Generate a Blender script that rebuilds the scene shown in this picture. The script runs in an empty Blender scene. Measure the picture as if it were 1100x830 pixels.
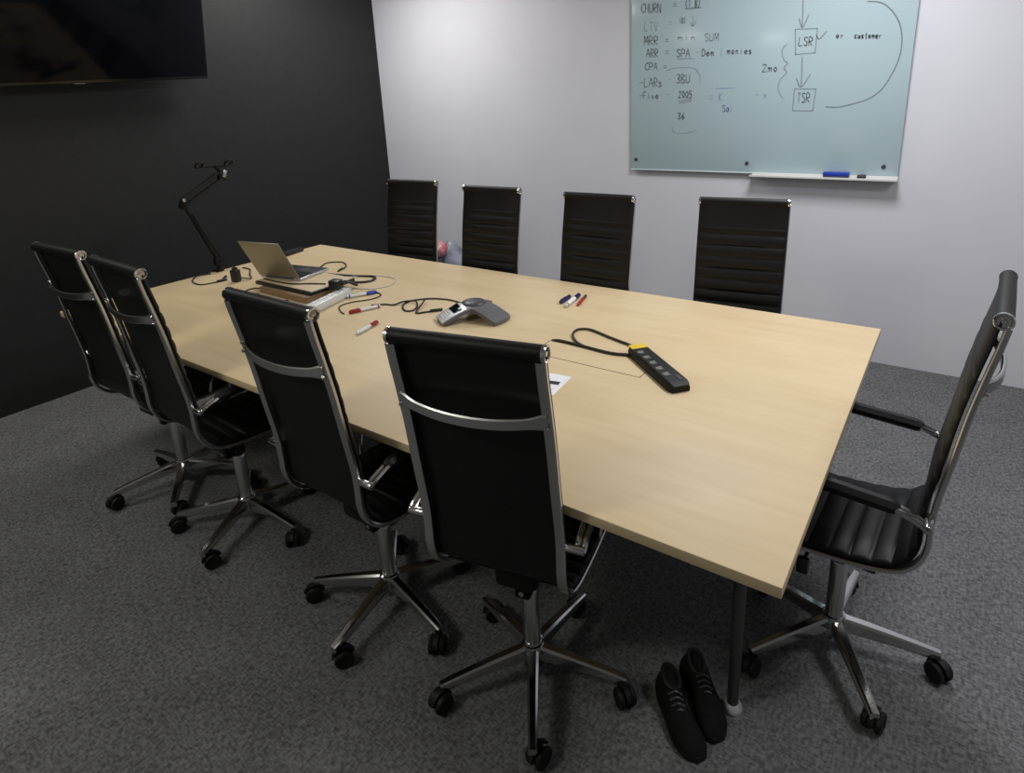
import bpy, bmesh, math, random
from mathutils import Vector, Matrix
C = bpy.context.scene.collection
PI = math.pi
rnd = random.Random(7)

# ------------------------------------------------------------------ materials
def mat(name, col, rough=.5, metal=0.0, spec=.5, coat=0.0):
    m = bpy.data.materials.new(name); m.use_nodes = True
    b = m.node_tree.nodes['Principled BSDF']
    b.inputs['Base Color'].default_value = (*col, 1)
    b.inputs['Roughness'].default_value = rough
    b.inputs['Metallic'].default_value = metal
    b.inputs['Specular IOR Level'].default_value = spec
    b.inputs['Coat Weight'].default_value = coat
    return m

def noise_mat(name, c0, c1, scale, rough, detail=4, stretch=(1, 1, 1), bump=0.0, spec=.5, lo=.35, hi=.65, rough2=None):
    m = mat(name, c0, rough, 0, spec)
    nt = m.node_tree; b = nt.nodes['Principled BSDF']
    tc = nt.nodes.new('ShaderNodeTexCoord'); mp = nt.nodes.new('ShaderNodeMapping')
    mp.inputs['Scale'].default_value = stretch
    nz = nt.nodes.new('ShaderNodeTexNoise'); nz.inputs['Scale'].default_value = scale; nz.inputs['Detail'].default_value = detail
    rp = nt.nodes.new('ShaderNodeValToRGB')
    rp.color_ramp.elements[0].position = lo; rp.color_ramp.elements[1].position = hi
    rp.color_ramp.elements[0].color = (*c0, 1); rp.color_ramp.elements[1].color = (*c1, 1)
    L = nt.links.new
    L(tc.outputs['Object'], mp.inputs['Vector']); L(mp.outputs[0], nz.inputs['Vector'])
    L(nz.outputs['Fac'], rp.inputs['Fac']); L(rp.outputs['Color'], b.inputs['Base Color'])
    if bump:
        bp = nt.nodes.new('ShaderNodeBump'); bp.inputs['Strength'].default_value = bump; bp.inputs['Distance'].default_value = .004
        L(nz.outputs['Fac'], bp.inputs['Height']); L(bp.outputs[0], b.inputs['Normal'])
    return m

def carpet_mat():
    m = mat('carpet_grey', (.1, .1, .1), 1.0, 0, .1)
    nt = m.node_tree; b = nt.nodes['Principled BSDF']; L = nt.links.new
    tc = nt.nodes.new('ShaderNodeTexCoord')
    def nz(scale, st, rot=0):
        mp = nt.nodes.new('ShaderNodeMapping'); mp.inputs['Scale'].default_value = st; mp.inputs['Rotation'].default_value = (0, 0, rot)
        n = nt.nodes.new('ShaderNodeTexNoise'); n.inputs['Scale'].default_value = scale; n.inputs['Detail'].default_value = 3
        L(tc.outputs['Object'], mp.inputs['Vector']); L(mp.outputs[0], n.inputs['Vector']); return n
    a = nz(120, (1, .40, 1)); c = nz(150, (.35, 1, 1), .2); d = nz(7, (1, 1, 1))
    mx = nt.nodes.new('ShaderNodeMath'); mx.operation = 'ADD'; L(a.outputs['Fac'], mx.inputs[0]); L(c.outputs['Fac'], mx.inputs[1])
    m2 = nt.nodes.new('ShaderNodeMath'); m2.operation = 'MULTIPLY_ADD'; L(d.outputs['Fac'], m2.inputs[0]); m2.inputs[1].default_value = .25; L(mx.outputs[0], m2.inputs[2])
    rp = nt.nodes.new('ShaderNodeValToRGB'); L(m2.outputs[0], rp.inputs['Fac'])
    m3 = nt.nodes.new('ShaderNodeMath'); m3.operation = 'MULTIPLY'; m3.inputs[1].default_value = .45
    L(m2.outputs[0], m3.inputs[0]); L(m3.outputs[0], rp.inputs['Fac'])
    rp.color_ramp.elements[0].position = .40; rp.color_ramp.elements[0].color = (.078, .078, .079, 1)
    rp.color_ramp.elements[1].position = .62; rp.color_ramp.elements[1].color = (.200, .200, .203, 1)
    L(rp.outputs['Color'], b.inputs['Base Color'])
    bp = nt.nodes.new('ShaderNodeBump'); bp.inputs['Strength'].default_value = .5; bp.inputs['Distance'].default_value = .006
    L(mx.outputs[0], bp.inputs['Height']); L(bp.outputs[0], b.inputs['Normal'])
    return m

WOOD0 = (.590, .450, .262, 1); WOOD1 = (.655, .515, .318, 1)
def wood_mat():
    m = mat('maple_laminate', (.6, .45, .25), .45, 0, .28)
    nt = m.node_tree; b = nt.nodes['Principled BSDF']; L = nt.links.new
    tc = nt.nodes.new('ShaderNodeTexCoord')
    mp = nt.nodes.new('ShaderNodeMapping'); mp.inputs['Scale'].default_value = (1.2, 14, 14)
    n = nt.nodes.new('ShaderNodeTexNoise'); n.inputs['Scale'].default_value = 1.6; n.inputs['Detail'].default_value = 6; n.inputs['Distortion'].default_value = .6
    mp2 = nt.nodes.new('ShaderNodeMapping'); mp2.inputs['Scale'].default_value = (1, 2.2, 2)
    n2 = nt.nodes.new('ShaderNodeTexNoise'); n2.inputs['Scale'].default_value = 3.0; n2.inputs['Detail'].default_value = 3
    L(tc.outputs['Object'], mp.inputs['Vector']); L(mp.outputs[0], n.inputs['Vector'])
    L(tc.outputs['Object'], mp2.inputs['Vector']); L(mp2.outputs[0], n2.inputs['Vector'])
    ad = nt.nodes.new('ShaderNodeMath'); ad.operation = 'MULTIPLY_ADD'; ad.inputs[1].default_value = .8
    L(n2.outputs['Fac'], ad.inputs[0]); L(n.outputs['Fac'], ad.inputs[2])
    rp = nt.nodes.new('ShaderNodeValToRGB'); L(ad.outputs[0], rp.inputs['Fac'])
    rp.color_ramp.elements[0].position = .55; rp.color_ramp.elements[0].color = WOOD0
    rp.color_ramp.elements[1].position = 1.15 - .15; rp.color_ramp.elements[1].color = WOOD1
    L(rp.outputs['Color'], b.inputs['Base Color'])
    return m

M = dict(
    carpet=carpet_mat(), wood=wood_mat(),
    dark_paint=noise_mat('charcoal_wall_paint', (.0175, .0175, .018), (.0205, .0205, .021), 30, .55, spec=.28),
    white_paint=noise_mat('white_wall_paint', (.685, .685, .735), (.705, .705, .755), 3, .45, spec=.35),
    side_paint=mat('grey_wall_paint', (.32, .32, .32), .7), ceil=mat('ceiling_white', (.7, .7, .7), .9),
    chrome=mat('chrome', (.62, .62, .62), .13, 1.0), alu=mat('polished_aluminium', (.60, .60, .60), .24, 1.0),
    leather=noise_mat('black_leather', (.0042, .0042, .0045), (.0075, .0075, .008), 160, .5, bump=.10, spec=.30),
    mesh_back=mat('black_backing', (.008, .008, .008), .7, 0, .2),
    black=mat('black_plastic', (.012, .012, .013), .4), black_m=mat('black_metal', (.005, .005, .005), .4, 0, .25),
    rubber=mat('black_rubber', (.007, .007, .007), .55, 0, .3), grey_dark=mat('dark_grey_plastic', (.055, .055, .065), .38),
    grey=mat('grey_plastic', (.115, .115, .125), .4), silver=mat('silver_plastic', (.62, .63, .65), .33, .45),
    white=mat('white_plastic', (.72, .72, .70), .4), paper=mat('paper_white', (.80, .80, .82), .8),
    red=mat('red_plastic', (.34, .022, .018), .4), blue=mat('blue_plastic', (.02, .05, .40), .35),
    dkblue=mat('navy_plastic', (.02, .02, .10), .35), yellow=mat('yellow_plastic', (.75, .52, .04), .4),
    lid=mat('bronze_grey_aluminium', (.31, .285, .235), .42, .7), key=mat('black_keys', (.018, .018, .022), .45),
    screen=mat('black_screen_glass', (.003, .003, .0045), .10, 0, .14), bezel=mat('gloss_black_bezel', (.005, .005, .005), .2),
    glassboard=mat('pale_green_glass', (.435, .555, .59), .16, 0, .35), glass_edge=mat('glass_edge', (.68, .74, .74), .2),
    ink=mat('grey_marker_ink', (.23, .29, .31), .6), ink_pale=mat('faded_marker_ink', (.33, .42, .45), .6), ink_blue=mat('faded_blue_ink', (.28, .37, .52), .6),
    tan=mat('tan_card', (.55, .43, .27), .5), brown=noise_mat('brown_kraft', (.24, .155, .085), (.30, .20, .115), 20, .7),
    cable=mat('black_cable', (.014, .012, .011), .5), cable_w=mat('white_cable', (.55, .54, .52), .5), socket=mat('socket_face', (.32, .30, .26), .5),
    bag_red=noise_mat('red_print_film', (.42, .10, .12), (.60, .40, .42), 9, .35), bag_blue=noise_mat('blue_grey_film', (.08, .09, .16), (.34, .36, .42), 7, .35),
    shoe=noise_mat('black_shoe_fabric', (.004, .004, .004), (.007, .007, .007), 90, .85, spec=.2), leg=mat('shade_darkened_metal', (.10, .10, .10), .35, .7),  # leg: silver tube, its colour darkened to carry the under-table shade
    groove=mat('groove_shadow_gap', (.10, .065, .03), .8),
)

# ------------------------------------------------------------------ mesh helper
class MB:
    def __init__(s): s.v = []; s.f = []
    def add(s, vs, fs, mtx=None):
        o = len(s.v)
        for p in vs:
            p = Vector(p)
            s.v.append(tuple(mtx @ p if mtx else p))
        s.f += [tuple(i + o for i in f) for f in fs]
        return s
    def from_bm(s, bm, mtx=None):
        bm.verts.index_update()
        s.add([v.co.copy() for v in bm.verts], [[v.index for v in f.verts] for f in bm.faces], mtx); bm.free(); return s
    def box(s, c, size, bev=0.0, rot=None, seg=2):
        bm = bmesh.new(); bmesh.ops.create_cube(bm, size=1)
        bmesh.ops.scale(bm, vec=size, verts=bm.verts)
        if bev: bmesh.ops.bevel(bm, geom=list(bm.edges), offset=bev, segments=seg, affect='EDGES', profile=.5)
        m = Matrix.Translation(Vector(c)) @ (rot.to_4x4() if rot else Matrix.Identity(4))
        return s.from_bm(bm, m)
    def cyl(s, p0, p1, r0, r1=None, n=20, bev=0.0):
        r1 = r0 if r1 is None else r1
        p0, p1 = Vector(p0), Vector(p1); d = p1 - p0; L = d.length
        prof = [(0, 0), (r0, 0), (r1, L), (0, L)] if not bev else [(0, 0), (r0 - bev, 0), (r0 - bev * .3, bev * .3), (r0, bev), (r1, L - bev), (r1 - bev * .3, L - bev * .3), (r1 - bev, L), (0, L)]
        m = Matrix.Translation(p0) @ d.to_track_quat('Z', 'Y').to_matrix().to_4x4()
        return s.lathe(prof, n, m)
    def lathe(s, prof, n=24, m=None):
        vs = []; fs = []; idx = []
        for r, z in prof:
            if abs(r) < 1e-7: idx.append([len(vs)]); vs.append((0, 0, z))
            else:
                idx.append(list(range(len(vs), len(vs) + n)))
                vs += [(r * math.cos(2 * PI * i / n), r * math.sin(2 * PI * i / n), z) for i in range(n)]
        for a, b in zip(idx, idx[1:]):
            for i in range(n):
                j = (i + 1) % n
                if len(a) == 1 and len(b) == 1: continue
                if len(a) == 1: fs.append((a[0], b[j], b[i]))
                elif len(b) == 1: fs.append((a[i], a[j], b[0]))
                else: fs.append((a[i], a[j], b[j], b[i]))
        return s.add(vs, fs, m)
    def sweep(s, pts, sec, up=None, scales=None):
        """sweep closed 2D section (list of (a,b)) along pts; a along side axis, b along normal axis"""
        pts = [Vector(p) for p in pts]; n = len(pts); k = len(sec); vs = []; fs = []
        N = None
        for i, p in enumerate(pts):
            t = (pts[min(i + 1, n - 1)] - pts[max(i - 1, 0)]).normalized()
            if up is not None:
                side = Vector(up); side = (side - t * side.dot(t)).normalized()
            else:
                if N is None:
                    N = t.orthogonal().normalized()
                N = (N - t * N.dot(t)).normalized(); side = N
            nor = t.cross(side)
            sc = scales[i] if scales else 1
            sa, sb = sc if isinstance(sc, tuple) else (sc, sc)
            vs += [p + side * a * sa + nor * b * sb for a, b in sec]
        for i in range(n - 1):
            for j in range(k):
                q = (j + 1) % k
                fs.append((i * k + j, i * k + q, (i + 1) * k + q, (i + 1) * k + j))
        fs.append(tuple(reversed(range(k)))); fs.append(tuple(range((n - 1) * k, n * k)))
        return s.add(vs, fs)
    def tube(s, pts, r, n=8, smooth=6):
        return s.sweep(catmull(pts, smooth) if smooth else pts, circ(r, n))
    def build(s, name, material, parent=None, sharp=35, loc=None):
        me = bpy.data.meshes.new(name); me.from_pydata(s.v, [], s.f); me.update()
        bm = bmesh.new(); bm.from_mesh(me); bmesh.ops.recalc_face_normals(bm, faces=bm.faces); bm.to_mesh(me); bm.free()
        me.polygons.foreach_set('use_smooth', [True] * len(me.polygons)); me.set_sharp_from_angle(angle=math.radians(sharp))
        me.materials.append(M[material]); o = bpy.data.objects.new(name, me); C.objects.link(o)
        if parent: o.parent = parent
        if loc: o.location = loc
        return o
def circ(r, n=10): return [(r * math.cos(2 * PI * i / n), r * math.sin(2 * PI * i / n)) for i in range(n)]
def rrect(w, h, b):
    w /= 2; h /= 2
    return [(w - b, -h), (w, -h + b), (w, h - b), (w - b, h), (-w + b, h), (-w, h - b), (-w, -h + b), (-w + b, -h)]
def catmull(pts, k=6):
    P = [Vector(p) for p in pts]; out = []
    Q = [2 * P[0] - P[1]] + P + [2 * P[-1] - P[-2]]
    for i in range(1, len(Q) - 2):
        a, b, c, d = Q[i - 1:i + 3]
        for j in range(k):
            t = j / k
            out.append(.5 * (2 * b + (c - a) * t + (2 * a - 5 * b + 4 * c - d) * t * t + (3 * b - a - 3 * c + d) * t ** 3))
    out.append(P[-1]); return out
def resample(pts, ds):
    out = [pts[0]]; acc = 0
    for a, b in zip(pts, pts[1:]):
        L = (b - a).length; t = ds - acc
        while t <= L: out.append(a.lerp(b, t / L)); t += ds
        acc = L - (t - ds)
    if (out[-1] - pts[-1]).length > ds * .3: out.append(pts[-1])
    return out

def tag(o, label, cat, group=None):
    o['label'] = label; o['category'] = cat
    if group: o['group'] = group
    return o
def thing(name, label, cat, loc=(0, 0, 0), rz=0, group=None):
    o = bpy.data.objects.new(name, None); C.objects.link(o); o.empty_display_size = .1
    o.location = loc; o.rotation_euler = (0, 0, rz)
    return tag(o, label, cat, group)
def struct(o): o['kind'] = 'structure'; return o
def copy_tree(o, parent=None):
    c = o.copy(); C.objects.link(c); c.parent = parent
    for ch in list(o.children): copy_tree(ch, c)
    return c

# ------------------------------------------------------------------ room
WX, WY, RX, BY, CH = -4.317, 3.982, 2.3, -1.6, 2.75
struct(MB().box(((WX + RX) / 2, (WY + BY) / 2, -.05), (RX - WX + .3, WY - BY + .3, .1)).build('floor', 'carpet'))
struct(MB().box(((WX + RX) / 2, (WY + BY) / 2, CH + .05), (RX - WX + .3, WY - BY + .3, .1)).build('ceiling', 'ceil'))
struct(MB().box((WX - .05, (WY + BY) / 2, CH / 2), (.1, WY - BY + .2, CH)).build('wall_left', 'dark_paint'))
struct(MB().box(((WX + RX) / 2, WY + .05, CH / 2), (RX - WX, .1, CH)).build('wall_back', 'white_paint'))
struct(MB().box((RX + .05, (WY + BY) / 2, CH / 2), (.1, WY - BY + .2, CH)).build('wall_right', 'side_paint'))
struct(MB().box(((WX + RX) / 2, BY - .05, CH / 2), (RX - WX, .1, CH)).build('wall_front', 'side_paint'))

# ------------------------------------------------------------------ table
TX0, TX1, TY0, TY1, TZ, TH = -3.445, -.176, 1.012, 2.506, .74, .026
tb = thing('conference_table', 'large pale maple rectangular conference table in the middle of the room', 'table', ((TX0 + TX1) / 2, (TY0 + TY1) / 2, 0))
hx, hy = (TX1 - TX0) / 2, (TY1 - TY0) / 2
MB().box((0, 0, TZ - TH / 2), (2 * hx, 2 * hy, TH), .0025).build('tabletop', 'wood', tb)
def tl(x, y, z=0): return (x - tb.location.x, y - tb.location.y, z)
for sx in (-1, 1):
    for sy in (-1, 1):
        x, y = sx * (hx - .158), sy * (hy - .333)
        lg = MB().cyl((x, y, .02), (x, y, TZ - TH), .015, .018, 24).build('leg', 'leg', tb)
        MB().lathe([(0, 0), (.025, 0), (.027, .006), (.025, .014), (.017, .024), (0, .024)], 24, Matrix.Translation((x, y, 0))).build('foot', 'silver', lg)
        MB().box((x - sx * .020, y, TZ - TH - .004), (.09, .07, .008), .002).build('mounting_plate', 'black_m', lg)
fr = MB()
for sy in (-1, 1): fr.box((0, sy * (hy - .47), TZ - TH - .02), (2 * hx - .42, .04, .04), .003)
for sx in (-1, 1): fr.box((sx * (hx - .215), 0, TZ - TH - .02), (.04, 2 * hy - .62, .04), .003)
fr.box((0, 0, TZ - TH - .02), (.04, 2 * hy - .69, .04), .003)
fr.build('under_frame', 'black_m', tb)
# cable hatch: a flush lid in the top, seen as a thin line round it
fl = MB()
fx0, fx1, fy0, fy1 = -1.198, -.775, 1.692, 1.822
for a, b in (((fx0, fy0), (fx1, fy0)), ((fx1, fy0), (fx1, fy1)), ((fx1, fy1), (fx0, fy1)), ((fx0, fy1), (fx0, fy0))):
    fl.box(tl((a[0] + b[0]) / 2, (a[1] + b[1]) / 2, TZ + .0001), (max(abs(a[0] - b[0]), .003), max(abs(a[1] - b[1]), .003), .0008))
fl.build('cable_hatch_gap', 'groove', tb)

# ------------------------------------------------------------------ chair
W = .368; HR = W / 2; RXX = HR - .0085
PROF = [(-.272, 1.150), (-.262, 1.09), (-.250, 1.03), (-.232, .93), (-.216, .81), (-.199, .69), (-.196, .62), (-.196, .575), (-.183, .528), (-.150, .492), (-.10, .474),
        (-.03, .464), (.06, .458), (.15, .457), (.195, .452), (.222, .436)]
curve = resample(catmull([Vector((0, y, z)) for y, z in PROF], 10), .004)
def normals(c):
    out = []
    for i in range(len(c)):
        t = (c[min(i + 1, len(c) - 1)] - c[max(i - 1, 0)]).normalized()
        out.append(Vector((0, -t.z, t.y)))       # towards the sitter
    return out
NRM = normals(curve)
isplit = next(i for i, p in enumerate(curve) if p.z < .497)
def sling(i0, i1, plain=0.0):
    cols = [-1, -.985, -.94, -.5, 0, .5, .94, .985, 1]
    edge = [.25, .62, .92, 1, 1, 1, .92, .62, .25]
    m = MB(); vs = []; fs = []; n = i1 - i0; k = len(cols)
    for i in range(i0, i1):
        s_ = i * .004
        rib = math.sqrt(abs(math.sin(PI * (s_ + .012) / .050)))
        amp = 0 if s_ < plain else 1
        f = .007
        for side in (0, 1):
            for c_, e in zip(cols, edge):
                off = .008 + (f + (.0085 * rib if amp else .0065) * min(1, max(0, (1 - abs(c_)) / .09))) * e if side == 0 else .007
                p = curve[i] + NRM[i] * off
                vs.append((c_ * HR, p.y, p.z))
    w = 2 * k
    for a in range(n - 1):
        for j in range(k - 1):
            fs.append((a * w + j, a * w + j + 1, (a + 1) * w + j + 1, (a + 1) * w + j))
            fs.append((a * w + k + j, (a + 1) * w + k + j, (a + 1) * w + k + j + 1, a * w + k + j + 1))
        fs.append((a * w, (a + 1) * w, (a + 1) * w + k, a * w + k))
        fs.append((a * w + k - 1, a * w + 2 * k - 1, (a + 1) * w + 2 * k - 1, (a + 1) * w + k - 1))
    for a in (0, n - 1):
        for j in range(k - 1): fs.append((a * w + j, a * w + k + j, a * w + k + j + 1, a * w + j + 1))
    return m.add(vs, fs)
SEATG = 'high-backed chairs around the conference table'
def make_chair():
    t = thing('office_chair', 'black high-backed chair with chrome frame', 'chair', group=SEATG)
    sling(0, isplit + 1, .115).build('backrest', 'leather', t, 50)
    sling(isplit, len(curve)).build('seat', 'leather', t, 50)
    rp = curve[0] + NRM[0] * .006
    MB().lathe([(0, -HR + .006), (.0175, -HR + .006), (.018, 0), (.0175, HR - .006), (0, HR - .006)], 24, Matrix.Translation((0, rp.y, rp.z)) @ Matrix.Rotation(PI / 2, 4, 'Y')).build('headrest_roll', 'leather', t)
    for sx in (-1, 1):
        mm = Matrix.Translation((sx * (HR - .006), rp.y, rp.z)) @ Matrix.Rotation(sx * PI / 2, 4, 'Y')
        MB().lathe([(0, 0), (.0188, 0), (.0188, .007), (.0170, .009), (.0135, .0085), (.012, .004), (.006, .004), (.005, .007), (0, .007)], 24, mm).build('end_cap', 'chrome', t)
        pts = [Vector((sx * RXX, p.y, p.z)) - n_ * .006 for p, n_ in zip(curve[3::4], NRM[3::4])]
        MB().sweep(pts, rrect(.024, .013, .003), up=(1, 0, 0)).build('side_rail', 'alu', t)
    # curved brace behind the back
    jb = next(p for p in curve if p.z < 1.0); bp = []; sc = []
    for i in range(25):
        u = -1 + 2 * i / 24
        bp.append((u * RXX, jb.y - .010 - .030 * (1 - abs(u) ** 2.2), jb.z - .012 * (1 - u * u)))
        sc.append((1.45 if abs(u) > .93 else 1.0 + .35 * max(0, (abs(u) - .8) / .13), 1))
    br = MB().sweep(bp, rrect(.026, .010, .003), up=(0, 0, 1), scales=sc).build('back_brace', 'alu', t)
    for sx in (-1, 1):
        for dz in (-.012, .012):
            MB().cyl((sx * RXX, jb.y - .012, jb.z + dz), (sx * RXX, jb.y - .019, jb.z + dz - .001), .005, n=12).build('bolt', 'chrome', br)
    # arms: stub on the rail, forked bracket, padded rest, front strut
    for sx in (-1, 1):
        ax = sx * (HR + .036)
        pp = catmull([(ax, -.140, .680), (ax, -.09, .683), (ax, 0, .687), (ax, .09, .690), (ax, .145, .684)], 5)
        n_ = len(pp)
        arm = MB().sweep(pp, rrect(.038, .032, .011), up=(1, 0, 0), scales=[.55 if i in (0, n_ - 1) else (.85 if i in (1, n_ - 2) else 1) for i in range(n_)]).build('armrest', 'leather', t)
        MB().cyl((sx * (RXX - .004), -.197, .655), (ax + sx * .012, -.197, .655), .010, n=16, bev=.002).build('arm_stub', 'chrome', arm)
        for dx in (-.008, .008):
            MB().sweep(catmull([(ax + dx, -.200, .652), (ax + dx, -.170, .668), (ax + dx, -.120, .684)], 4), circ(.0075, 10)).build('arm_bracket', 'chrome', arm)
        MB().sweep(catmull([(ax, .125, .684), (ax, .150, .672), (ax - sx * .004, .156, .64), (ax - sx * .03, .10, .52), (sx * (RXX + .004), .085, .462)], 6), circ(.0065, 10)).build('front_strut', 'chrome', arm)
    # under the seat
    for y in (-.09, .09): MB().box((0, y, .452), (2 * RXX, .03, .012), .003).build('seat_crossbar', 'black_m', t)
    tm = MB().box((0, -.005, .422), (.11, .20, .048), .010)
    tm.box((0, -.040, .372), (.046, .036, .095), .008)
    me = tm.build('tilt_mechanism', 'black_m', t)
    MB().cyl((-.05, .055, .425), (-.175, .06, .412), .005, n=10).box((-.185, .06, .402), (.022, .030, .045), .006).build('lever', 'black', me)
    for z in (.345, .385): MB().cyl((0, -.056, z), (0, -.061, z), .008, n=12).build('bolt', 'alu', me)
    gl = MB().lathe([(0, .06), (.024, .06), (.024, .31), (.021, .318), (.0145, .32), (.0145, .40), (0, .40)], 24).build('gas_lift', 'alu', t)
    MB().lathe([(.0146, .325), (.027, .325), (.028, .335), (.028, .40), (.0146, .402)], 24).build('dust_cover', 'black', gl)
    sb = MB().lathe([(0, .055), (.030, .055), (.033, .065), (.034, .120), (.031, .130), (.026, .132), (.025, .140), (0, .140)], 28)
    for k in range(5):
        a = 2 * PI * k / 5; d = Vector((math.cos(a), math.sin(a), 0)); pts = []; sc = []
        for i in range(9):
            u = i / 8; r = .022 + u * .252
            pts.append(d * r + Vector((0, 0, .104 - .034 * u + .010 * u * (1 - u)))); sc.append((1 - .35 * u, 1 - .45 * u))
        sb.sweep(pts, [(-.014, -.024), (.014, -.024), (.019, -.006), (.017, .016), (.010, .022), (-.010, .022), (-.017, .016), (-.019, -.006)], up=(-math.sin(a), math.cos(a), 0), scales=sc)
    sb = sb.build('star_base', 'chrome', t, 30)
    ca = MB()
    for s_ in (-1, 1):
        ca.lathe([(0, -.0085), (.018, -.0085), (.0235, -.006), (.026, 0), (.026, .004), (.0235, .0075), (.017, .0085), (.013, .006), (0, .006)], 22,
                 Matrix.Translation((.017, s_ * .0145, .0262)) @ Matrix.Rotation(PI / 2, 4, 'X'))
    hood = [(.017 + .0285 * math.cos(a), .0262 + .0285 * math.sin(a)) for a in [math.radians(20 + 14 * i) for i in range(12)]]
    ca.sweep([(x, 0, z) for x, z in hood], rrect(.014, .006, .001), up=(0, 1, 0))
    ca.cyl((.017, -.02, .0262), (.017, .02, .0262), .006, n=12)
    ca.box((.010, 0, .044), (.03, .012, .022), .003)
    ca.cyl((0, 0, .040), (0, 0, .068), .008, n=14)
    ca.v = [(x * 1.12, y * 1.12, z * 1.12) for x, y, z in ca.v]
    c0 = ca.build('caster', 'rubber', sb)
    for k in range(5):
        o = c0 if k == 0 else c0.copy()
        if k: C.objects.link(o)
        o.parent = sb; a = 2 * PI * k / 5
        o.location = (.262 * math.cos(a), .262 * math.sin(a), 0); o.rotation_euler = (0, 0, a + [0.5, 2.4, -.9, 1.7, -2.0][k])
    return t
proto = make_chair()
D = .275
chairs = [ # base x, y, yaw of facing (0 = +Y), star angle, label
    (-2.732, 1.108, .038, -1.895, 'leftmost black high-backed chair with chrome frame, back to camera, beside dark wall'),
    (-2.220, 1.100, -.036, -2.429, 'second black high-backed chair from the left in the near row, back to camera'),
    (-1.404, 1.109, -.003, -2.682, 'near-row black high-backed chair whose back hides part of the white power strip'),
    (-.846, 1.138, .212, -2.234, 'largest black high-backed chair in the foreground, back to camera, turned slightly left'),
    (-.149, 1.693, 1.520, -2.293, 'black high-backed chair with chrome arms seen side-on at the right end of table'),
]
far = [(-2.748, 2.714, .109, 'far-side black ribbed chair nearest the corner of dark and white walls'),
       (-2.082, 2.643, .038, 'far-side black ribbed chair just right of the red and blue bag'),
       (-1.411, 2.611, .011, 'far-side black ribbed chair directly behind the pens on the table'),
       (-.757, 2.700, .136, 'far-side black ribbed chair beneath the glass whiteboard, rightmost against white wall')]
for x, y, a, l in far:
    chairs.append((x + D * math.sin(a), y - D * math.cos(a), a + PI, rnd.uniform(0, 1.2), l))
for i, (x, y, a, st, l) in enumerate(chairs):
    o = proto if i == 0 else copy_tree(proto)
    o.location = (x, y, 0); o.rotation_euler = (0, 0, a); o['label'] = l
    if i in (2, 3): o.scale.x = .98
    for ch in o.children:
        if ch.name.startswith('star_base'): ch.rotation_euler = (0, 0, st - a)

# ------------------------------------------------------------------ television on the dark wall
tv = thing('television', 'large wall-mounted black flat-screen television high on the dark wall', 'television', (-4.125, 2.328, 1.821))
TW, THh = 1.45, .83
MB().box((-.022, -TW / 2, THh / 2), (.040, TW, THh), .006).build('casing', 'bezel', tv)
MB().box((-.0005, -TW / 2, THh / 2 + .004), (.005, TW - .02, THh - .03), .001).build('screen_panel', 'screen', tv)
MB().box((-.003, -TW / 2 - .02, .0015), (.012, .05, .006), .001).build('maker_tab', 'grey', tv)
wm = MB().box((-.115, -TW / 2, .28), (.03, .10, .3), .004).box((-.075, -TW / 2, .30), (.07, .05, .05), .004); wm.build('wall_bracket', 'black_m', tv)
tv.rotation_euler = (math.radians(2.0), math.radians(14), 0)

# ------------------------------------------------------------------ glass whiteboard
BX0, BX1, BZ0, BZ1 = -1.888, -.290, 1.108, 2.33
YB = WY - .026
wb = thing('glass_whiteboard', 'pale green glass writing board with handwriting on the white wall', 'whiteboard', ((BX0 + BX1) / 2, WY, BZ0))
bx, bh = BX1 - BX0, BZ1 - BZ0
MB().box((0, -.026 + .003, bh / 2), (bx, .006, bh), .0012).build('glass_panel', 'glassboard', wb)
MB().box((0, -.0265, .003), (bx, .008, .007), .001).build('bottom_rim', 'glass_edge', wb)
for x, z in ((-1.851, 1.179), (-1.105, 1.170), (-.362, 1.168), (-1.851, 2.26), (-1.105, 2.26), (-.362, 2.26)):
    p = (x - wb.location.x, -.0012, z - BZ0)
    MB().cyl(p, (p[0], -.033, p[2]), .0115, n=18, bev=.002).build('standoff', 'grey_dark', wb)
tray = MB()
tx0, tx1 = -1.07 - wb.location.x, -.286 - wb.location.x
tray.box(((tx0 + tx1) / 2, -.060, -.008), (tx1 - tx0, .064, .006), .002).box(((tx0 + tx1) / 2, -.030, .000), (tx1 - tx0, .005, .018), .001).box(((tx0 + tx1) / 2, -.091, -.006), (tx1 - tx0, .004, .012), .001)
tray.build('pen_tray', 'white', wb)

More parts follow.
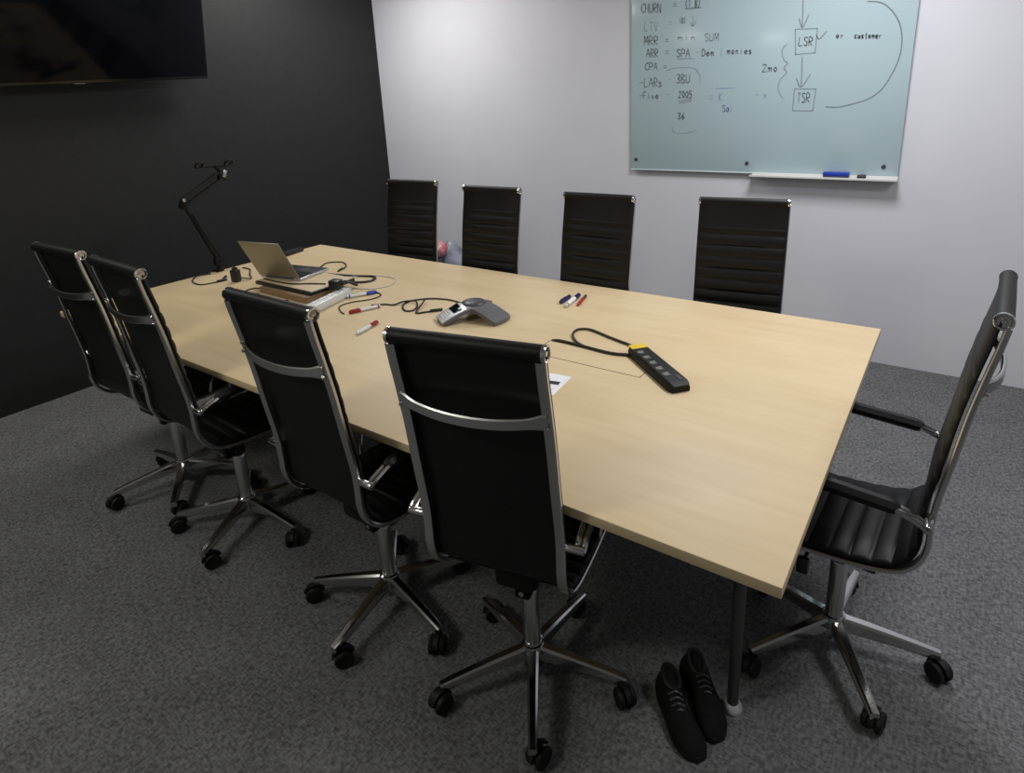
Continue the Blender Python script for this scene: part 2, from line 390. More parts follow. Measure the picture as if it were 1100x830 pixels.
# stroke lettering
F = {'C': [[(1, .85), (.6, 1), (.1, .7), (.05, .3), (.5, 0), (1, .15)]], 'H': [[(0, 0), (.05, 1)], [(0, .5), (.8, .5)], [(.8, 0), (.85, 1)]], 'U': [[(0, 1), (.05, .2), (.4, 0), (.8, .2), (.85, 1)]],
     'R': [[(0, 0), (.05, 1), (.7, .9), (.7, .55), (.05, .5), (.85, 0)]], 'N': [[(0, 0), (.05, 1), (.8, 0), (.85, 1)]], 'L': [[(.05, 1), (0, 0), (.8, .05)]], 'T': [[(0, 1), (.9, 1)], [(.45, 1), (.4, 0)]],
     'V': [[(0, 1), (.4, 0), (.85, 1)]], 'M': [[(0, 0), (.1, 1), (.45, .3), (.8, 1), (.9, 0)]], 'A': [[(0, 0), (.45, 1), (.9, 0)], [(.15, .4), (.75, .4)]], 'S': [[(.85, .9), (.3, 1), (.1, .7), (.75, .4), (.6, 0), (0, .1)]],
     'P': [[(0, 0), (.05, 1), (.75, .9), (.7, .5), (.05, .45)]], 'B': [[(0, 0), (.05, 1), (.7, .85), (.1, .52), (.8, .3), (.6, 0), (0, 0)]], '=': [[(0, .65), (.8, .7)], [(0, .25), (.8, .3)]], '-': [[(0, .45), (.8, .5)]],
     '1': [[(.3, .8), (.5, 1), (.45, 0)]], '2': [[(0, .8), (.4, 1), (.75, .75), (0, 0), (.85, .03)]], '3': [[(0, .9), (.6, 1), (.7, .7), (.3, .52), (.75, .3), (.5, 0), (0, .1)]], '5': [[(.8, 1), (.15, 1), (.1, .55), (.6, .6), (.8, .3), (.5, 0), (0, .08)]],
     '8': [[(.4, .5), (.1, .75), (.4, 1), (.7, .75), (.1, .25), (.4, 0), (.75, .25), (.4, .5)]], '0': [[(.4, 0), (.05, .4), (.3, 1), (.75, .7), (.7, .2), (.4, 0)]], '6': [[(.7, 1), (.2, .6), (.1, .2), (.4, 0), (.7, .25), (.45, .5), (.12, .3)]],
     '(': [[(.6, 1.1), (.25, .5), (.6, -.1)]], ')': [[(.2, 1.1), (.55, .5), (.2, -.1)]], '.': [[(.3, 0), (.4, .06)]], '/': [[(.1, -.1), (.7, 1.1)]], 'E': [[(.8, 1), (.05, 1), (0, 0), (.8, 0)], [(.05, .5), (.6, .5)]], 'D': [[(0, 0), (.05, 1), (.7, .8), (.8, .35), (.4, 0), (0, 0)]],
     'K': [[(0, 0), (.05, 1)], [(.8, 1), (.1, .45), (.85, 0)]], 'F': [[(0, 0), (.05, 1), (.8, 1)], [(.05, .5), (.6, .5)]],
     'a': [[(.7, .5), (.3, .6), (.05, .3), (.3, 0), (.65, .2), (.7, .55), (.75, 0)]], 'e': [[(.05, .3), (.7, .35), (.4, .6), (.05, .3), (.35, 0), (.75, .12)]], 'm': [[(0, 0), (.05, .55)], [(.05, .4), (.25, .55), (.4, 0)], [(.4, .4), (.65, .55), (.8, 0)]], 'n': [[(0, 0), (.05, .55)], [(.05, .4), (.4, .55), (.6, 0)]],
     'i': [[(.3, .55), (.3, 0)], [(.3, .8), (.35, .85)]], 'o': [[(.35, 0), (.05, .3), (.35, .58), (.65, .3), (.35, 0)]], 'r': [[(.1, 0), (.1, .55)], [(.1, .35), (.6, .55)]], 't': [[(.35, .95), (.35, .05), (.6, 0)], [(.1, .58), (.65, .6)]], 'u': [[(.05, .55), (.1, .08), (.5, 0), (.6, .5), (.68, 0)]], 'y': [[(.05, .55), (.35, .05)], [(.7, .55), (.1, -.35)]],
     'c': [[(.65, .5), (.3, .58), (.05, .3), (.3, 0), (.7, .1)]], 's': [[(.6, .5), (.2, .55), (.1, .38), (.55, .2), (.4, 0), (0, .05)]], 'v': [[(0, .55), (.3, 0), (.65, .55)]], 'l': [[(.3, 1), (.3, 0)]], 'd': [[(.6, .45), (.3, .55), (.05, .25), (.3, 0), (.6, .2), (.68, 1), (.7, 0)]], ' ': [], 'x': [[(.05, .55), (.6, 0)], [(.6, .55), (.05, 0)]], 'w': [[(0, .55), (.2, 0), (.4, .4), (.6, 0), (.8, .55)]]}
def stroke(mb, pts, w=.0065, k=4):
    P = [Vector((x, 0, z)) for x, z in pts]
    P = catmull(P, k) if len(P) > 2 else P
    for a, b in zip(P, P[1:]):
        d = b - a
        if d.length < 1e-6: continue
        d.normalize(); n = Vector((-d.z, 0, d.x)) * w / 2; e = d * w * .25
        q = [a - e - n, b + e - n, b + e + n, a - e + n]; y0, y1 = YB - .0004, YB - .0010
        vs = [(p.x, y0, p.z) for p in q] + [(p.x, y1, p.z) for p in q]
        mb.add([Vector(v) - wb.location for v in vs], [(4, 5, 6, 7), (0, 1, 5, 4), (1, 2, 6, 5), (2, 3, 7, 6), (3, 0, 4, 7)])
def write(mb, s, x0, x1, z, slope, h, w=.006):
    adv = (x1 - x0) / len(s)
    for i, ch in enumerate(s):
        for st in F[ch]:
            stroke(mb, [(x0 + adv * (i + .85 * px), z + slope * adv * (i + px) + h * pz) for px, pz in st], w, 3)
# handwriting in wall metres: text, x from, x to, base height, slope, letter height, ink
WRITING = [ ('CHURN', -1.82, -1.681, 2.106, -0.101, 0.052, 0), ('=', -1.608, -1.574, 2.114, -0.118, 0.032, 0), ('(1.8)', -1.529, -1.429, 2.105, -0.1, 0.048, 0), ('LTV', -1.797, -1.698, 1.995, -0.081, 0.051, 1), ('=', -1.633, -1.602, 2.008, -0.065, 0.038, 1), ('(0)', -1.563, -1.521, 2.018, -0.095, 0.032, 1), ('MRR', -1.799, -1.696, 1.911, -0.078, 0.051, 0), ('=', -1.652, -1.627, 1.911, -0.08, 0.033, 0), ('min', -1.572, -1.44, 1.921, -0.076, 0.033, 1), ('SUM', -1.399, -1.307, 1.902, -0.076, 0.043, 1), ('ARR', -1.782, -1.695, 1.833, -0.057, 0.049, 0), ('=', -1.651, -1.623, 1.839, -0.071, 0.033, 0), ('SPA', -1.576, -1.485, 1.822, -0.066, 0.045, 0), ('-', -1.449, -1.431, 1.825, -0.056, 0.033, 1), ('Dem', -1.413, -1.332, 1.817, -0.062, 0.038, 0), ('/', -1.298, -1.286, 1.809, -0.083, 0.043, 1), ('monies', -1.258, -1.104, 1.817, -0.065, 0.037, 0), ('CPA', -1.791, -1.7, 1.756, -0.055, 0.044, 0), ('=', -1.662, -1.636, 1.755, -0.077, 0.028, 0), ('-LARs', -1.829, -1.66, 1.653, -0.041, 0.053, 0), ('-', -1.628, -1.603, 1.674, -0.08, 0.034, 1), ('3BU', -1.572, -1.48, 1.665, -0.043, 0.051, 0), ('-Five', -1.829, -1.687, 1.577, -0.035, 0.041, 0), ('-', -1.639, -1.614, 1.582, -0.04, 0.035, 1), ('2005', -1.557, -1.465, 1.574, -0.043, 0.04, 0), ('36', -1.56, -1.507, 1.441, -0.019, 0.04, 0), ('LSR', -0.853, -0.774, 1.834, -0.076, 0.045, 0), ('TSR', -0.84, -0.765, 1.524, -0.027, 0.052, 0), ('or', -0.663, -0.617, 1.858, -0.087, 0.029, 0), ('customer', -0.571, -0.437, 1.85, -0.082, 0.029, 0), ('2mo', -1.045, -0.95, 1.704, -0.053, 0.042, 0), ('= K', -1.356, -1.269, 1.55, -0.034, 0.045, 2), ('- x', -1.079, -1.003, 1.558, -0.039, 0.037, 2), ('Sal', -1.271, -1.202, 1.481, -0.014, 0.039, 2) ]
STROKES = [ ([(-1.529, 2.097), (-1.482, 2.095), (-1.429, 2.095)], 0), ([(-1.576, 1.809), (-1.527, 1.809), (-1.466, 1.804)], 1), ([(-1.557, 1.553), (-1.471, 1.565)], 0), ([(-1.556, 1.539), (-1.47, 1.554)], 0), ([(-1.48, 2.053), (-1.476, 1.999)], 1), ([(-1.494, 2.017), (-1.476, 1.994), (-1.456, 2.024)], 1), ([(-1.643, 1.742), (-1.587, 1.756), (-1.464, 1.749), (-1.427, 1.709)], 1), ([(-1.421, 1.708), (-1.42, 1.664)], 1), ([(-1.597, 1.394), (-1.583, 1.358), (-1.513, 1.352), (-1.434, 1.369)], 1), ([(-1.318, 1.621), (-1.209, 1.619)], 2), ([(-0.849, 2.086), (-0.845, 2.004), (-0.843, 1.936)], 0), ([(-0.862, 1.977), (-0.841, 1.929), (-0.812, 1.991)], 0), ([(-0.878, 1.922), (-0.867, 1.785)], 0), ([(-0.877, 1.922), (-0.762, 1.917)], 0), ([(-0.762, 1.917), (-0.764, 1.788)], 0), ([(-0.867, 1.787), (-0.764, 1.79)], 0), ([(-0.764, 1.881), (-0.748, 1.86), (-0.713, 1.898)], 0), ([(-0.83, 1.773), (-0.825, 1.677), (-0.824, 1.616)], 0), ([(-0.853, 1.658), (-0.824, 1.608), (-0.779, 1.675)], 0), ([(-0.858, 1.6), (-0.86, 1.478)], 0), ([(-0.858, 1.6), (-0.744, 1.595)], 0), ([(-0.744, 1.595), (-0.751, 1.475)], 0), ([(-0.86, 1.478), (-0.751, 1.475)], 0), ([(-0.914, 1.849), (-0.942, 1.816), (-0.929, 1.764), (-0.907, 1.742), (-0.926, 1.718), (-0.908, 1.692), (-0.942, 1.652), (-0.948, 1.595), (-0.913, 1.542)], 1), ([(-0.526, 2.029), (-0.468, 2.018), (-0.423, 1.988), (-0.384, 1.939), (-0.359, 1.887), (-0.345, 1.814), (-0.349, 1.736), (-0.371, 1.663), (-0.411, 1.584), (-0.464, 1.537), (-0.539, 1.51), (-0.621, 1.492), (-0.684, 1.496)], 3) ]

inks = [MB() for _ in range(4)]
for s_, x0, x1, z, sl, h, k in WRITING: write(inks[k], s_, x0, x1, z, sl, h, .0058 if k == 0 else .005)
for pts, k in STROKES: stroke(inks[k], pts, .0065 if k == 3 else .0055)
for v in inks[3].v: inks[0].v.append(v)
nb = len(inks[0].v) - len(inks[3].v)
inks[0].f += [tuple(i + nb for i in f) for f in inks[3].f]
inks[0].build('handwriting', 'ink', wb); inks[1].build('faded_handwriting', 'ink_pale', wb)
inks[2].build('blue_handwriting', 'ink_blue', wb)
er = thing('board_eraser', 'blue board eraser lying in the tray under the glass whiteboard', 'eraser', (-.592, WY - .060, BZ0 - .005))
MB().box((0, 0, .022), (.135, .046, .022), .005).build('handle', 'blue', er)
MB().box((0, 0, .006), (.130, .044, .012), .002).build('felt_pad', 'grey_dark', er)
ck = thing('board_marker', 'short black marker lying beside the blue eraser in the tray', 'marker pen', (-.462, WY - .055, BZ0 - .005))
MB().cyl((-.022, 0, .010), (.022, 0, .010), .010, .0088, 18, .002).build('cap_body', 'black', ck)
MB().box((.004, 0, .0205), (.034, .004, .003), .001).build('clip', 'black', ck)

# ------------------------------------------------------------------ things on the table
def Z(p, z=TZ): return (p[0], p[1], z)
# microphone boom arm clamped to the left edge of the table
ba = thing('microphone_boom_arm', 'black folding microphone boom arm clamped to the left table edge', 'boom arm', (-3.415, 1.795, TZ))
def bl(y, z, dx=0): return (dx, y - 1.795, z - TZ)
cm = MB().box((-.022, 0, .006), (.05, .045, .012), .003).box((-.040, 0, -.03), (.012, .045, .07), .003).box((-.022, 0, -.062), (.05, .045, .010), .003)
cm.cyl((-.012, 0, -.075), (-.012, 0, -.027), .006, n=12).cyl((0, 0, .010), (0, 0, .055), .016, .013, 18, .002)
cm.build('table_clamp', 'black_m', ba)
lo = MB(); E0, E1 = (1.792, .80), (1.668, 1.135)
for dx in (-.011, .011): lo.box(((dx), (E0[0] + E1[0]) / 2 - 1.795, (E0[1] + E1[1]) / 2 - TZ), (.006, .010, math.hypot(E0[0] - E1[0], E0[1] - E1[1])), .0015, Matrix.Rotation(math.atan2(E0[0] - E1[0], E1[1] - E0[1]), 3, 'X'))
lo.box(bl(1.790, .80), (.034, .04, .04), .006)
lo.tube([bl(1.812, .815), bl(1.76, .93), bl(1.70, 1.09)], .0035, 6, 4)
lo.build('lower_arm', 'black_m', ba)
el = MB().box(bl(1.664, 1.150), (.034, .034, .060), .008, Matrix.Rotation(-.4, 3, 'X')).cyl(bl(1.664, 1.150, -.026), bl(1.664, 1.150, .026), .014, n=18, bev=.002)
el.build('elbow', 'black_m', ba)
MB().cyl(bl(1.655, 1.172, .026), bl(1.655, 1.172, .036), .009, n=14, bev=.001).build('wing_nut', 'chrome', ba)
up = MB()
for dz, dy in ((.016, -.008), (-.016, .010)):
    for dx in (-.010, .010): up.cyl(bl(1.672 + dy, 1.158 + dz, dx), bl(1.890 + dy, 1.272 + dz, dx), .0070, n=8)
up.tube([bl(1.69, 1.165), bl(1.76, 1.200), bl(1.86, 1.262)], .004, 6, 3)
up.build('upper_arm', 'black_m', ba)
hd = MB().box(bl(1.902, 1.272), (.030, .040, .052), .008, Matrix.Rotation(-.35, 3, 'X')).cyl(bl(1.895, 1.295), bl(1.868, 1.332), .009, n=12)
hd.build('head_joint', 'black_m', ba)
MB().box(bl(1.912, 1.280, .017), (.006, .020, .040), .002, Matrix.Rotation(-.35, 3, 'X')).build('clip_plate', 'alu', ba)
hb = MB().tube([bl(1.800, 1.330), bl(1.868, 1.328), bl(1.938, 1.322)], .0068, 8, 4)
for yc, zc in ((1.785, 1.341), (1.955, 1.338)):
    hb.tube([bl(yc + .020 * math.cos(a), zc + .012 * math.sin(a), .014 * math.sin(a)) for a in [2 * PI * i / 12 for i in range(13)]], .0058, 7, 3)
hb.build('holder_bar', 'black_m', ba)
# its lead on the table
def cord(name, label, pts, r, m='cable', cat='cable', ends=(), z0=TZ):
    t = thing(name, label, cat, (pts[0][0], pts[0][1], z0))
    MB().tube([(p[0] - pts[0][0], p[1] - pts[0][1], (p[2] if len(p) > 2 else r)) for p in pts], r, 8, 6).build('lead', m, t)
    for p, q, rr, mm in ends:
        MB().cyl((p[0] - pts[0][0], p[1] - pts[0][1], rr), (q[0] - pts[0][0], q[1] - pts[0][1], rr), rr, rr * .8, 12, .001).build('connector', mm, t)
    return t
cord('audio_cable', 'thin black cable curling below the boom arm with two plugs near each other',
     [(-3.41, 1.735), (-3.43, 1.665), (-3.344, 1.596), (-3.24, 1.585), (-3.205, 1.655)], .0035, ends=[((-3.205, 1.655), (-3.195, 1.705), .007, 'black'), ((-3.255, 1.735), (-3.225, 1.70), .007, 'black')])
pg = thing('plug_adapter', 'black plug adapter standing upright between the boom arm and the laptop', 'power adapter', (-3.124, 1.718, TZ), .35)
MB().box((0, 0, .034), (.045, .036, .066), .008).build('body', 'black', pg)
MB().box((0, 0, .072), (.024, .020, .014), .003).cyl((.0, 0, .078), (.0, 0, .092), .004, n=8).build('plug_prongs', 'black', pg)
MB().tube([(.02, .01, .02), (.05, .05, .005), (-.02, .13, .004), (-.09, .22, .004), (-.16, .25, .004)], .0035, 8, 6).build('lead', 'cable', pg)
rm = thing('remote_control', 'long black remote control lying behind the laptop near the left table edge', 'remote control', (-3.395, 2.262, TZ), PI / 2 + .18)
MB().box((0, 0, .013), (.15, .042, .024), .008).build('body', 'black', rm)
kb_ = MB()
for i in range(5):
    for j in (-1, 0, 1): kb_.box((-.05 + i * .022, j * .011, .026), (.013, .007, .003), .001)
kb_.build('buttons', 'grey_dark', rm)

# stack under the laptop
bk = thing('brown_book', 'flat brown book lowest of the stack under the laptop', 'book', (-2.625, 1.765, TZ), -.01)
MB().box((0, 0, .015), (.37, .205, .024), .0015).build('page_block', 'brown', bk)
MB().box((0, 0, .0285), (.385, .215, .003), .001).box((0, 0, .0015), (.385, .215, .003), .001).box((0, -.106, .015), (.385, .004, .030), .0015).build('cover', 'brown', bk)
sl = thing('laptop_board', 'tan topped board with black edge between the laptop and the brown book', 'board', (-2.660, 1.812, TZ + .030), .012)
MB().box((0, 0, .009), (.44, .265, .018), .003).build('board_core', 'black', sl)
MB().box((0, .004, .0187), (.432, .252, .0014), .0005).build('top_sheet', 'tan', sl)
# laptop
lp = thing('laptop', 'open bronze-grey laptop on the tan board with its lid back to the camera', 'laptop', (-2.772, 1.752, TZ + .0495), .19)
LWd, LDp = .262, .212
MB().box((0, LDp / 2, .0075), (LWd, LDp, .013), .003).build('base', 'silver', lp)
MB().box((0, LDp / 2 - .002, .0143), (LWd - .006, LDp - .008, .0012), .0004).build('keyboard_deck', 'key', lp)
kk = MB()
for r_ in range(5):
    for c_ in range(13): kk.box((-.112 + c_ * .0187, .022 + r_ * .0185, .0156), (.0155, .0155, .0018), .0004, seg=1)
kk.build('keyboard', 'black', lp)
MB().box((0, .155, .0152), (.085, .058, .0008), .0003).build('touchpad', 'grey_dark', lp)
tilt = Matrix.Rotation(math.radians(27), 3, 'X')
ld = MB().box(tilt @ Vector((0, -.003, .114)) + Vector((0, 0, .016)), (LWd, .006, .224), .0025, tilt).build('lid', 'lid', lp)
MB().box(tilt @ Vector((0, .0004, .116)) + Vector((0, 0, .016)), (LWd - .012, .0012, .205), .0004, tilt).build('display', 'screen', ld)
MB().cyl((-.09, -.001, .0135), (.09, -.001, .0135), .006, n=14).build('hinge', 'grey_dark', lp)
# white power strip with an adapter plugged in at its far end
ws = thing('power_strip', 'white power strip lying beside the stack under the laptop', 'power strip', (-2.345, 1.715, TZ), math.atan2(.235, -.06))
MB().box((0, 0, .018), (.275, .058, .036), .006).build('body', 'white', ws)
for i in range(4):
    so = MB().lathe([(0, .0), (.019, 0), (.020, .001), (.020, .002), (0, .0022)], 20, Matrix.Translation((-.095 + i * .058, 0, .036))).build('socket', 'paper', ws)
    hs = MB()
    for dx, dy in ((0, .008), (-.007, -.005), (.007, -.005)): hs.box((-.095 + i * .058 + dx, dy, .0385), (.0035, .006, .001))
    hs.build('pin_hole', 'black', so)
MB().tube([(-.135, 0, .015), (-.19, .02, .008), (-.21, .10, .006), (-.14, .15, .006)], .004, 8, 6).build('lead', 'cable', ws)
ad = thing('charger_plug', 'chunky black charger plugged into the far end of the white power strip', 'power adapter', (-2.385, 1.800, TZ + .039), .3)
MB().box((-.012, 0, .024), (.056, .048, .046), .007).build('body', 'black', ad)
MB().box((-.012, 0, .0012), (.03, .03, .0022)).build('plug_base', 'black', ad)
MB().tube([(.014, .01, .025), (.048, .02, .03), (.072, .04, .012), (.05, .075, .006), (.01, .085, .012), (-.01, .06, .022)], .0055, 8, 6).build('lead', 'cable', ad)
cord('laptop_cable', 'thick black cable running from the laptop front to a loop right of the stack',
     [(-2.80, 1.925, .055), (-2.72, 1.975, .030), (-2.60, 2.075, .006), (-2.50, 2.112, .006), (-2.455, 2.085, .006), (-2.45, 2.035, .006), (-2.50, 1.995, .006), (-2.58, 1.985, .007), (-2.68, 1.985, .006)], .006, ends=[])
cord('charging_cable', 'thin black lead looping round the far side of the open laptop',
     [(-2.93, 2.10, .004), (-2.98, 2.20, .004), (-2.90, 2.245, .004), (-2.80, 2.18, .004), (-2.77, 2.10, .004)], .0035, ends=[((-2.79, 2.15), (-2.765, 2.10), .006, 'black')])
cord('draped_cable', 'thin black cable curling on the table left of the brown book',
     [(-2.86, 1.70), (-2.905, 1.68), (-2.90, 1.63), (-2.84, 1.615), (-2.79, 1.635)], .0035)
cord('strip_cable', 'thin black cable curling in front of the brown book toward the white power strip',
     [(-2.56, 1.640), (-2.575, 1.60), (-2.52, 1.565), (-2.46, 1.575), (-2.42, 1.585)], .0045, ends=[((-2.47, 1.575), (-2.41, 1.59), .012, 'black')])
cord('board_cable', 'black cable lying across the tan board in front of the laptop',
     [(-2.86, 1.715, .053), (-2.76, 1.712, .053), (-2.64, 1.722, .053), (-2.56, 1.765, .053), (-2.48, 1.80, .053)], .0035)
cord('white_cable', 'thin pale cable in a wide loop on the table right of the laptop',
     [(-2.618, 2.045), (-2.516, 2.135), (-2.364, 2.142), (-2.30, 2.04), (-2.354, 1.95), (-2.46, 1.92)], .0028, 'cable_w')
cord('usb_cable', 'thin pale cable bending round the blue-capped marker to the red-capped marker',
     [(-2.335, 1.865), (-2.27, 1.925), (-2.215, 1.905), (-2.212, 1.84), (-2.262, 1.765), (-2.262, 1.70), (-2.20, 1.655), (-2.158, 1.640)], .0030, 'cable')

def marker(label, a, b, capm, bodym='white', r=.0085, cat='marker pen', group=None, capf=.36, tipm=None):
    a, b = Vector((*a, 0)), Vector((*b, 0)); d = b - a; L = d.length
    t = thing('marker_pen', label, cat, (a.x, a.y, TZ), math.atan2(d.y, d.x), group)
    MB().lathe([(0, L * capf - .01), (r * .86, L * capf - .01), (r * .9, L * .9), (r * .85, L * .985), (r * .6, L), (0, L)], 18, Matrix.Translation((0, 0, r)) @ Matrix.Rotation(PI / 2, 4, 'Y')).build('barrel', bodym, t)
    cp = MB().lathe([(0, 0), (r * .6, 0), (r * .85, .003), (r, L * capf), (r * .86, L * capf), (0, L * capf - .001)], 18, Matrix.Translation((0, 0, r)) @ Matrix.Rotation(PI / 2, 4, 'Y'))
    cp.box((L * capf * .5, 0, 2 * r + .0008), (L * capf * .8, .003, .002), .0006); cp.build('cap', capm, t)
    MB().lathe([(r * .905, L * .90), (r * .905, L * .945), (r * .90, L * .95)], 18, Matrix.Translation((0, 0, r)) @ Matrix.Rotation(PI / 2, 4, 'Y')).build('end_band', tipm or capm, t)
    return t
marker('white marker pen with blue cap beside the white power strip', (-2.262, 1.925), (-2.330, 1.800), 'blue')
marker('white marker pen with red cap nearest the end of the black looped cord', (-2.140, 1.652), (-2.085, 1.785), 'red')
marker('white marker pen with red cap just left of the foreground chair top', (-1.935, 1.632), (-1.905, 1.495), 'red', tipm='silver')
marker('white marker pen with navy cap between the short blue pen and the red pen', (-1.365, 2.325), (-1.340, 2.165), 'dkblue', 'paper', .0105, tipm='black')
marker('short dark blue pen lying left of the blue and white marker behind the surge strip', (-1.385, 2.195), (-1.392, 2.285), 'dkblue', 'dkblue', .0105, capf=.6)
marker('small dark red pen lying right of the blue marker pens', (-1.303, 2.205), (-1.336, 2.335), 'red', 'grey_dark', .0075, cat='pen', capf=.62)

# conference phone: three legs meeting in an arched body
cp = thing('conference_phone', 'silver and grey three-legged conference phone in the middle of the table', 'conference phone', (-1.622, 1.890, TZ), math.radians(-121))
bm_ = MB(); NT, NR = 96, 18
def hub(th):
    d = min(abs((th - k * 2 * PI / 3 + PI) % (2 * PI) - PI) for k in range(3))
    return min(.158, max(.062, .055 / max(math.sin(d), .05) if d < PI / 2 else .062), .158), d
def ztop(r): return .064 - .046 * max(0, (r - .045) / .113) ** 1.25
rows = []; vs = []; fs = []
for side in (0, 1):
    for i in range(NR + 1):
        for j in range(NT):
            th = 2 * PI * j / NT; R_, d = hub(th); r = R_ * i / NR; z = ztop(r)
            if side: z = max(0, z - .015)
            vs.append((r * math.cos(th), r * math.sin(th), z))
o_ = (NR + 1) * NT
for i in range(NR):
    for j in range(NT):
        q = (j + 1) % NT
        fs.append((i * NT + j, (i + 1) * NT + j, (i + 1) * NT + q, i * NT + q))
        fs.append((o_ + i * NT + j, o_ + i * NT + q, o_ + (i + 1) * NT + q, o_ + (i + 1) * NT + j))
for j in range(NT):
    q = (j + 1) % NT; fs.append((NR * NT + j, o_ + NR * NT + j, o_ + NR * NT + q, NR * NT + q))
bm_.add(vs, fs).build('body', 'grey', cp, 50)
MB().lathe([(.050, .058), (.050, .066), (.046, .070), (.030, .0745), (0, .076)], 36).build('speaker_grille', 'grey_dark', cp)
def onleg(r, w, a=0): return Vector((r * math.cos(a) - w * math.sin(a), r * math.sin(a) + w * math.cos(a), ztop(math.hypot(r, w)) + .0015))
pl = MB(); R0, R1, n = .050, .157, 10; vs = []
for i in range(n + 1):
    r = R0 + (R1 - R0) * i / n
    for w in (-.048, -.024, 0, .024, .048): p = onleg(r, w); vs.append(p); 
k5 = 5; fs = [(i * k5 + j, i * k5 + j + 1, (i + 1) * k5 + j + 1, (i + 1) * k5 + j) for i in range(n) for j in range(4)]
vs2 = [v - Vector((0, 0, .004)) for v in vs]; m_ = len(vs)
fs2 = [tuple(x + m_ for x in reversed(f)) for f in fs]
rim = [i for i in range(k5)] + [i * k5 + 4 for i in range(1, n + 1)] + [n * k5 + j for j in range(3, -1, -1)] + [i * k5 for i in range(n - 1, 0, -1)]
fs3 = [(rim[i], rim[(i + 1) % len(rim)], rim[(i + 1) % len(rim)] + m_, rim[i] + m_) for i in range(len(rim))]
kp = pl.add(vs + vs2, fs + fs2 + fs3).build('control_face', 'silver', cp)
slope = math.atan2(ztop(.13) - ztop(.08), .05)
MB().box(onleg(.083, 0) + Vector((0, 0, .001)), (.040, .068, .002), .0006, Matrix.Rotation(-slope, 3, 'Y')).build('display', 'screen', cp)
kb_ = MB()
for i in range(4):
    for j in (-1, 0, 1): kb_.box(onleg(.112 + i * .010, j * .016) + Vector((0, 0, .001)), (.006, .011, .003), .001, Matrix.Rotation(-slope, 3, 'Y'))
kb_.build('keypad', 'white', cp)
cord('phone_cord', 'black looped cord lying between the conference phone and the red-capped markers',
     [(-1.735, 1.975, .012), (-1.80, 1.998), (-1.88, 2.005), (-1.965, 1.975), (-2.022, 1.905), (-2.00, 1.840), (-1.945, 1.800), (-1.915, 1.815), (-1.935, 1.865), (-1.985, 1.905, .010), (-2.025, 1.87, .011), (-2.05, 1.83), (-2.09, 1.82), (-2.118, 1.795, .004), (-2.14, 1.78, .004)], .004, ends=[((-1.715, 1.965), (-1.742, 1.975), .008, 'black')])
cord('network_cord', 'short black cord end trailing from the loop left of the conference phone',
     [(-1.955, 1.935, .011), (-1.92, 1.88, .012), (-1.878, 1.800), (-1.845, 1.83), (-1.80, 1.88)], .004, ends=[((-1.835, 1.842), (-1.80, 1.885), .007, 'black')])

# black surge strip with yellow end
p0, p1 = Vector((-.868, 1.866, 0)), Vector((-.622, 1.660, 0)); d = p1 - p0; L = d.length
bs = thing('surge_protector', 'black power strip with yellow end and cord lying near the table centre', 'power strip', (*((p0 + p1) / 2).xy, TZ), math.atan2(d.y, d.x))
def bslp(x, y): # table point into the strip's own frame
    v = Matrix.Rotation(-math.atan2(d.y, d.x), 3, 'Z') @ (Vector((x, y, 0)) - (p0 + p1) / 2); return v.x, v.y
bsb = MB(); sec = [(-.036, 0), (.036, 0), (.037, .018), (.030, .030), (-.030, .030), (-.037, .018)]
bsb.sweep([(-L / 2, 0, .0), (-L / 2 + .012, 0, .0), (L / 2 - .02, 0, .0), (L / 2, 0, .0)], [(a, b) for a, b in sec], up=(0, 1, 0), scales=[(.86, .9), 1, 1, (.80, .72)])
bsb.build('body', 'rubber', bs)
MB().box((-L / 2 + .012, 0, .0305), (.036, .058, .004), .0012).box((-L / 2 - .006, .012, .014), (.016, .030, .024), .004).build('yellow_end', 'yellow', bs)
for i in range(5):
    x = -L / 2 + .062 + i * .046
    so = MB().box((x, -.012, .0305), (.026, .024, .0016), .0006).build('socket', 'grey_dark', bs)
    pn = MB().box((x - .005, -.010, .0316), (.005, .013, .0012)).box((x + .006, -.013, .0316), (.005, .013, .0012)).box((x, -.021, .0316), (.008, .005, .0012))
    pn.build('socket_slot', 'socket', so)
MB().box((L / 2 - .04, .012, .0305), (.03, .012, .003), .001).build('switch', 'grey_dark', bs)
MB().tube([(*bslp(*p), .006) for p in ((-.872, 1.858), (-.905, 1.905), (-.96, 1.925), (-1.02, 1.945), (-1.08, 1.968), (-1.125, 1.977), (-1.158, 1.955), (-1.148, 1.90), (-1.10, 1.845), (-1.055, 1.822))], .0045, 8, 6).build('cord', 'cable', bs)
MB().tube([(*bslp(*p), .006) for p in ((-.872, 1.830), (-.94, 1.812), (-1.04, 1.818), (-1.12, 1.824), (-1.165, 1.824))] + [(*bslp(-1.192, 1.822), .001)], .0052, 8, 6).build('cord', 'cable', bs)

pp = thing('paper_sheets', 'two white paper sheets showing right of the foreground chair back', 'paper', (-1.06, 1.505, TZ), .12)
MB().box((0, 0, .0008), (.205, .140, .0010)).build('lower_sheet', 'paper', pp)
MB().box((-.012, -.006, .0020), (.198, .138, .0010), 0, Matrix.Rotation(-.16, 3, 'Z')).build('upper_sheet', 'paper', pp)
MB().box((.062, .006, .0028), (.05, .022, .0006), 0, Matrix.Rotation(.1, 3, 'Z')).build('printed_mark', 'black', pp)

